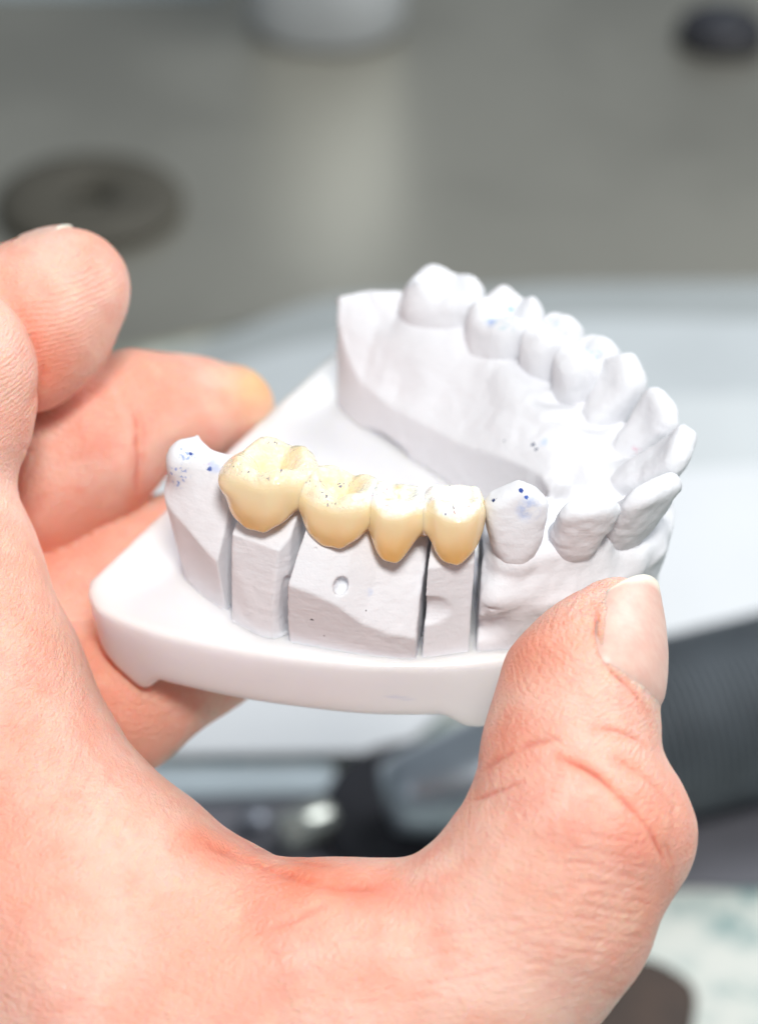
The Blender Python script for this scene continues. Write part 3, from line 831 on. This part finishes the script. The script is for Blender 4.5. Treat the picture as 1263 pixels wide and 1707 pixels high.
    ridge = np.exp(-((px - 120) ** 2 + (py - 500) ** 2) / (2 * 90 ** 2)) * (dd > 215) + np.exp(-((px - 900) ** 2 + (py - 1080) ** 2) / (2 * 80 ** 2)) * (dd < 200) * .8 + np.exp(-((px - 10) ** 2 + (py - 650) ** 2) / (2 * 70 ** 2)) * .8 * (dd < 222)
    t = thing('person', 'left hand with curled fingers and thumb gripping the white dental cast', 'person', base)
    mk('hand', Vw, Q, m, t, base, attrs={'red': red, 'line': line, 'yel': np.clip(yel, 0, 1), 'ridge': np.clip(ridge, 0, 1)})
    return F, lo, hh, t, base

def subdivide(V, Q):
    """linear quad subdivision"""
    E = np.concatenate([Q[:, [0, 1]], Q[:, [1, 2]], Q[:, [2, 3]], Q[:, [3, 0]]]); Es = np.sort(E, 1)
    key = Es[:, 0].astype(np.int64) * len(V) + Es[:, 1]
    uq, inv = np.unique(key, return_inverse=True); inv = inv.ravel()
    a = uq // len(V); b = uq % len(V)
    mid = (V[a] + V[b]) / 2; cen = V[Q].mean(1)
    n = len(V); ne = len(uq); nq = len(Q)
    e = inv.reshape(4, nq) + n; c = np.arange(nq) + n + ne
    NQ = np.concatenate([np.stack([Q[:, 0], e[0], c, e[3]], 1), np.stack([Q[:, 1], e[1], c, e[0]], 1),
                         np.stack([Q[:, 2], e[2], c, e[1]], 1), np.stack([Q[:, 3], e[3], c, e[2]], 1)])
    return np.concatenate([V, mid, cen]), NQ

HF, Hlo, Hh, person, hbase = hand()

def nail(axis0, axis1, ndir, half_ang, L, name='nail', r=8., off=.25, label=None, taper=.25, free=1.3):
    """curved nail plate in camera space: axis0 root -> axis1 tip, ndir facing direction"""
    a = axis1 - axis0; ax = a / np.linalg.norm(a)
    nd = ndir - ax * (ndir @ ax); nd /= np.linalg.norm(nd); sd = np.cross(ax, nd)
    nu, nv = 30, 34; rows = []
    for i in range(nv):
        s = i / (nv - 1)
        row = []
        wsc = (1 - (1 - min(1, s / .28)) ** 2 * .45) if s < .28 else 1.
        for j in range(nu):
            q = (j / (nu - 1) * 2 - 1)
            endc = 1 - .10 * q * q if s > .5 else 1
            ang = q * half_ang * wsc * (1 - taper * (1 - s))
            c = axis0 + ax * (L * (s - .26 * abs(q) ** 2.4 * max(0, s - .5) / .5))
            d = nd * math.cos(ang) + sd * math.sin(ang)
            # march outwards to skin surface
            lo_, hi_ = 0., 16.
            for _ in range(18):
                mdl = (lo_ + hi_) / 2
                if sample(HF, Hlo, Hh, (c + d * mdl)[None])[0] < 0: lo_ = mdl
                else: hi_ = mdl
            row.append((c, d, lo_))
        rows.append(row)
    rad = np.array([[x[2] for x in row] for row in rows])
    # smooth radius and keep the free edge from diving with the fingertip
    for i in range(nv):
        s = i / (nv - 1)
        if s > .72: rad[i] = np.maximum(rad[i], rad[int(.72 * (nv - 1))] - (s - .72) * L * .42)
    for _ in range(6):
        rr = rad.copy(); rr[1:-1] = (rad[:-2] + rad[2:] + 2 * rad[1:-1]) / 4; rr[:, 1:-1] = (rr[:, :-2] + rr[:, 2:] + 2 * rr[:, 1:-1]) / 4; rad = rr
    V = []; fr = []
    for side in (0, 1):
        for i in range(nv):
            s = i / (nv - 1)
            for j in range(nu):
                q = (j / (nu - 1) * 2 - 1)
                c, d, _ = rows[i][j]
                o = off * (1 - 2.4 * q ** 6) - 1.3 * (1 - min(1, s * 4.5)) ** 1.5 + .05
                if side: o = o - .45
                V.append(c + d * (rad[i][j] + o)); fr.append(np.clip((s - (.94 - .02 * (1 - q * q))) / .04, 0, 1))
    f = []
    n1 = nv * nu
    for i in range(nv - 1):
        for j in range(nu - 1):
            a0 = i * nu + j
            f.append((a0, a0 + 1, a0 + nu + 1, a0 + nu)); f.append((n1 + a0, n1 + a0 + nu, n1 + a0 + nu + 1, n1 + a0 + 1))
    for i in range(nv - 1):
        for j in (0, nu - 1):
            a0 = i * nu + j; f.append((a0, a0 + nu, n1 + a0 + nu, n1 + a0))
    for j in range(nu - 1):
        for i in (0, nv - 1):
            a0 = i * nu + j; f.append((a0, a0 + 1, n1 + a0 + 1, n1 + a0))
    V = np.array(V) @ R + CAM
    o = mk(name, V, f, NAILM, person, hbase, attrs={'free': np.array(fr)})
    if label: o['label'] = label
    return o
NAILM, nt, b = new_mat('fingernail'); n = N(nt); p = n.pos()
c = n.mix(n.ramp(n.noise(n.vmath('MULTIPLY', p, (1, 1, .25)), 700, 3), .3, .7), (.74, .44, .37), (.78, .51, .43))
c = n.mix(n.attr('free'), c, (.90, .80, .68))
n.put(b.inputs['Base Color'], c); setp(b, rough=.42, spec=.45, sss=.4, sr=(1, .4, .3), ss=.0015)
n.put(b.inputs['Normal'], n.bump(n.noise(n.vmath('MULTIPLY', p, (1, 1, .12)), 1600, 2), .3, .00012))

def cs(px, py, d): return np.array([(px - PW / 2) / FPX * d, -(py - PH / 2) / FPX * d, -d])
nail(cs(985, 1185, 198), cs(1032, 1020, 202), np.array([.66, .10, .74]), 1.2, 15.4, label='thumbnail with pale free edge')

nail(cs(70, 500, 228), cs(128, 468, 228), np.array([-.25, .93, -.25]), .8, 7.5, label='pale tip of the index fingernail')

# ================================================================== BACKGROUND
BZ = -190.; KB = 1.31
def bench_obj():
    m, nt, b = new_mat('mottled_bench'); n = N(nt); p = n.pos()
    f = n.noise(p, 110, 4, .65); g = n.noise(p, 45, 3)
    c = n.mix(n.ramp(f, .42, .60), (.68, .72, .66), (.24, .38, .37))
    c = n.mix(n.ramp(g, .4, .65), c, (.74, .76, .70))
    n.put(b.inputs['Base Color'], c); setp(b, rough=.5)
    v = [(-1500, -700, BZ), (1500, -700, BZ), (1500, 1300, BZ), (-1500, 1300, BZ)]
    o = mk('bench_top', v, [(0, 1, 2, 3)], m, smooth=False); o['kind'] = 'structure'
bench_obj()

def slab(name, corners, z0, z1, mat, label=None, cat=None, rnd=3., kind=None, sub=6):
    """extruded polygon with softened upper edge; corners in world XY (mm)"""
    c = np.array([q[:2] for q in corners], float)
    ar = .5 * np.sum(c[:, 0] * np.roll(c[:, 1], -1) - c[:, 1] * np.roll(c[:, 0], -1))
    if ar < 0: c = c[::-1]
    pts = []
    k = len(c)
    for i in range(k):
        a = c[i - 1]; bb = c[i]; d = c[(i + 1) % k]
        r = min(rnd, np.linalg.norm(a - bb) * .4, np.linalg.norm(d - bb) * .4)
        p0 = bb + (a - bb) / np.linalg.norm(a - bb) * r; p2 = bb + (d - bb) / np.linalg.norm(d - bb) * r
        for s in np.linspace(0, 1, sub): pts.append((1 - s) ** 2 * p0 + 2 * s * (1 - s) * bb + s * s * p2)
    pts = np.array(pts); m_ = pts.mean(0); L = len(pts)
    bev = min(1.2, (z1 - z0) * .4)
    rings = [(pts, z0), (pts, z1 - bev), (m_ + (pts - m_) * (1 - bev * .4 / np.abs(pts - m_).max()), z1 - bev * .3), (m_ + (pts - m_) * (1 - bev / np.abs(pts - m_).max()), z1)]
    V = [(q[0], q[1], z) for P2, z in rings for q in P2]
    F = []
    for r in range(3):
        for i in range(L): F.append((r * L + i, r * L + (i + 1) % L, (r + 1) * L + (i + 1) % L, (r + 1) * L + i))
    F.append(tuple(range(3 * L, 4 * L))); F.append(tuple(range(L))[::-1])
    o = mk(name, V, F, mat, base=(m_[0], m_[1], z0), smooth=False)
    if kind: o['kind'] = kind
    if label: tag(o, label, cat)
    return o

def B_(x, y, z=BZ): return onz(x, y, z)

# grey worktop mat at the back
greym = simple('grey_metal', (.64, .61, .52), .32, .8, .10, 9, spec=.6)
slab('metal_sheet', [B_(-900, 640), B_(180, 600), B_(560, 520), B_(950, 498), B_(2300, 490), B_(2300, -900), B_(-900, -900)], BZ + .2, BZ + 3, greym,
     'wide dull grey brown metal sheet covering the back of the bench', 'metal sheet', 10)
paperB = simple('white_paper', (.84, .86, .88), .75, 0, .02, 20)  # the next sheets step in tone, painting a soft brightness fade up to this white
slab('paper_sheet', [B_(60, 690), B_(540, 512), B_(950, 488), B_(2000, 480), B_(2000, 640), B_(400, 800)], BZ + 3.2, BZ + 3.9, simple('grey_fade_sheet', (.40, .43, .43), .7, 0, .03, 20), 'grey sheet added as the darkest step of the brightness fade behind the cast', 'paper', 14)
slab('paper_sheet', [B_(100, 730), B_(500, 590), B_(950, 548), B_(2000, 570), B_(2000, 760), B_(400, 860)], BZ + 4, BZ + 4.7, simple('pale_blue_fade_sheet', (.58, .62, .635), .7, 0, .03, 20), 'pale blue grey sheet as a middle step of the brightness fade behind the cast', 'paper', 14)
slab('paper_sheet', [B_(150, 800), B_(500, 700), B_(950, 690), B_(2000, 660), B_(2000, 900), B_(400, 900)], BZ + 4.8, BZ + 5.5, simple('off_white_fade_sheet', (.69, .725, .735), .7, 0, .03, 20), 'off white sheet as the last step of the brightness fade before the white paper', 'paper', 14)
slab('paper_sheet', [B_(150, 1290), B_(120, 860), B_(700, 800), B_(1100, 815), B_(2000, 760), B_(2000, 1060), B_(1100, 1105), B_(780, 1180), B_(660, 1285)], BZ + 5.6, BZ + 6.6, paperB, 'large white paper lying on the bench directly beneath the hand', 'paper', 8)
slab('paper_sheet', [B_(-100, 1350), B_(-100, 1295), B_(560, 1290), B_(565, 1338)], BZ + .3, BZ + 3.5, simple('grey_blue_sheet', (.58, .66, .70), .5, 0, .05, 30), 'narrow blue grey strip showing inside the curve of thumb and finger', 'paper', 3)
slab('tray', [B_(-200, 1338), B_(1000, 1338), B_(2000, 1310), B_(2000, 1482), B_(1000, 1484), B_(-200, 1800)], BZ + .2, BZ + 1.2, simple('grey_tray', (.19, .19, .215), .5, 0, .1, 30), 'dark grey tray under the instruments to the right of the thumb', 'tray', 3)

def lathe(name, p0, p1, prof, mat, parent, base, seg=48):
    """surface of revolution; prof = [(t along, radius)]"""
    p0 = np.array(p0, float); p1 = np.array(p1, float); ax = p1 - p0; L = np.linalg.norm(ax); ax /= L
    s = np.cross(ax, [0, 0, 1.]) if abs(ax[2]) < .9 else np.array([1., 0, 0]); s /= np.linalg.norm(s); q = np.cross(ax, s)
    V = []; F = []
    for t, r in prof:
        for k in range(seg):
            a = 2 * math.pi * k / seg
            V.append(p0 + ax * t * L + (s * math.cos(a) + q * math.sin(a)) * r)
    for i in range(len(prof) - 1):
        for k in range(seg):
            a = i * seg + k; b2 = i * seg + (k + 1) % seg
            F.append((a, b2, b2 + seg, a + seg))
    F.append(tuple(range(seg))[::-1]); F.append(tuple(range((len(prof) - 1) * seg, len(prof) * seg)))
    return mk(name, V, F, mat, parent, base)

# dark instrument with ribbed grip lying on the right
def instrument():
    zc = BZ + 28
    b2 = onz(1420, 1135, zc)
    a = onz(640, 1335, zc - 8); 
    ax = (b2 - a); L = np.linalg.norm(ax)
    t = thing('handpiece', 'dark ribbed grey instrument lying behind the thumb', 'dental handpiece', (a + b2) / 2)
    base = (a + b2) / 2
    dm = simple('dark_steel', (.42, .47, .52), .3, .7, .15, 40)
    rm = simple('ribbed_grip', (.105, .122, .138), .5, .2, .15, 60)
    lathe('body', a, a + ax * .5, [(0, 3), (.02, 8), (.10, 10), (.45, 14), (.9, 20), (.98, 20.5), (1, 19)], dm, t, base)
    prof = [(0, 19.)]
    for k in range(30):
        prof += [(.01 + k / 31, 21.5), (.01 + (k + .45) / 31, 21.5), (.01 + (k + .5) / 31, 18.4), (.01 + (k + .95) / 31, 18.4)]
    prof += [(1, 18)]
    lathe('grip', a + ax * .495, b2, prof, rm, t, base)
instrument()

# small instrument pieces inside the gap of the hand
chrome = simple('polished_metal', (.62, .64, .58), .22, .7, .05, 80)
dark = simple('black_rubber', (.03, .03, .037), .5, 0, .2, 60)
c0 = onz(510, 1375, BZ + 6)
d1 = onz(468, 1392, BZ + 6); d2 = onz(556, 1362, BZ + 6)
t = thing('metal_pin', 'shiny pale metal pin seen inside the curve of the hand', 'metal pin', c0)
lathe('shaft', d1, d2, [(0, 4), (.08, 4.8), (.9, 4.8), (1, 3.4)], chrome, t, c0)
c1 = onz(700, 1375, BZ + 1.5)
t = thing('rubber_puck', 'flat black round puck beside the metal pin', 'puck', c1)
lathe('disc', c1, c1 + [0, 0, 7], [(0, 22), (.2, 23), (.8, 23), (1, 21)], dark, t, c1)
lathe('hub', c1 + [0, 0, 6.9], c1 + [0, 0, 8.5], [(0, 6), (.8, 6), (1, 5)], simple('grey_hub', (.07, .07, .09), .4), t, c1)
c2 = onz(425, 1362, BZ + 5)
o = thing('metal_screw', 'tiny dull metal screw left of the shiny pin', 'screw', c2)
lathe('head', c2 + [0, 0, -4], c2 + [0, 0, 1], [(0, 2), (.5, 2), (.55, 3.4), (1, 3.2)], simple('dull_metal', (.35, .37, .42), .4, .6), o, c2)

# brown tool block at the bottom right
slab('wooden_block', [B_(900, 1740, BZ + 14), B_(1000, 1600, BZ + 14), B_(1085, 1592, BZ + 14), B_(1165, 1640, BZ + 14), B_(1155, 1720, BZ + 14), B_(900, 2000, BZ + 14)], BZ + .2, BZ + 14,
     simple('dark_wood', (.05, .026, .015), .55, 0, .35, 45), 'dark brown wooden block on the bench at the bottom right', 'wood block', 6)

# dark ring and knob on the mat
def torus(name, c, Rr, rr, mat, label, cat, sx=1.):
    V = []; F = []; nu, nv = 64, 20
    for i in range(nu):
        for j in range(nv):
            a = 2 * math.pi * i / nu; b2 = 2 * math.pi * j / nv
            V.append((c[0] + (Rr + rr * math.cos(b2)) * math.cos(a) * sx, c[1] + (Rr + rr * math.cos(b2)) * math.sin(a), c[2] + rr * math.sin(b2) * .45))
    for i in range(nu):
        for j in range(nv): F.append((i * nv + j, ((i + 1) % nu) * nv + j, ((i + 1) % nu) * nv + (j + 1) % nv, i * nv + (j + 1) % nv))
    return tag(mk(name, V, F, mat, base=c), label, cat)
rc = onz(150, 335, BZ + 6); 
torus('rubber_ring', tuple(rc), 21, 13.5, simple('brown_rubber', (.10, .092, .072), .7), 'thick dark brown ring lying behind the raised fingertip', 'ring')
kc = onz(1200, 70, BZ + 3)
t = thing('control_knob', 'dark round knob in the upper right corner', 'knob', kc)
lathe('cap', kc, kc + [0, 0, 12], [(0, 20), (.7, 19), (1, 15)], dark, t, kc)
mk('pointer', [kc + np.array(q) for q in [(-1.5, -9, 12.05), (1.5, -9, 12.05), (1.5, 9, 12.05), (-1.5, 9, 12.05), (-1.5, -9, 12.9), (1.5, -9, 12.9), (1.5, 9, 12.9), (-1.5, 9, 12.9)]],
   [(0, 3, 2, 1), (4, 5, 6, 7), (0, 1, 5, 4), (1, 2, 6, 5), (2, 3, 7, 6), (3, 0, 4, 7)], simple('grey_mark', (.12, .13, .15), .4), t, kc, smooth=False)
# white bottle at the top
bc = onz(545, 38, BZ + 3)
t = thing('white_bottle', 'white plastic bottle standing at the back of the bench', 'bottle', bc)
wb = simple('white_bottle_plastic', (.90, .93, .94), .4, 0, .03, 30)
lathe('bottle_body', bc, bc + [0, 0, 130], [(0, 32), (.02, 35), (.8, 35), (.93, 18), (1, 12)], wb, t, bc)
lathe('cap', bc + [0, 0, 129.5], bc + [0, 0, 150], [(0, 11), (.9, 11), (1, 10)], simple('cap_plastic', (.2, .3, .5), .4), t, bc)
# pale strip at the far left
slab('paper_sheet', [B_(-700, -70), B_(375, -45), B_(365, 8), B_(-700, 8)], BZ + 3.2, BZ + 5, simple('pale_strip', (.5, .56, .58), .6), 'thin pale strip at the top left edge of the grey mat', 'paper', 3)

# ================================================================== LIGHT
w = bpy.data.worlds.new('World'); sc.world = w; w.use_nodes = True
bg = w.node_tree.nodes['Background']; bg.inputs[0].default_value = (.80, .90, 1., 1); bg.inputs[1].default_value = .19

def area(name, loc, tgt, sx, sy, power, col):
    l = bpy.data.lights.new(name, 'AREA'); l.shape = 'RECTANGLE'; l.size = sx; l.size_y = sy; l.energy = power; l.color = col
    o = bpy.data.objects.new(name, l); sc.collection.objects.link(o)
    o.location = tuple(np.array(loc) * MM)
    d = Vector(tuple((np.array(tgt) - np.array(loc)) * MM)); o.rotation_euler = d.to_track_quat('-Z', 'Y').to_euler()
    return o
right = R[0]; tocam = np.array([.30, -.95, 0]); tgt = np.array([-20., -8., 5.])
area('desk_lamp', tgt + np.array([0, 0, 1.]) * 370 + right * 60 + tocam * 225, tgt, .085, .085, 1.8, (1., .985, .96))
area('window_light', tgt + right * -500 + tocam * 420 + np.array([0, 0, 420.]), tgt, .5, .5, .55, (.90, .95, 1.))

area('back_fill_light', (120, 520, 420), (60, 250, BZ), .45, .45, 3.7, (.95, .98, 1.))  # added fill lamp, brightens the papers at the back of the bench

sc.render.engine = 'CYCLES'
sc.cycles.use_denoising = True
sc.cycles.max_bounces = 8; sc.cycles.diffuse_bounces = 4; sc.cycles.glossy_bounces = 4
sc.cycles.caustics_reflective = False; sc.cycles.caustics_refractive = False
vs = sc.view_settings
vs.view_transform = 'Standard'; vs.look = 'None'; vs.exposure = 0.1; vs.gamma = 1; vs.use_curve_mapping = False
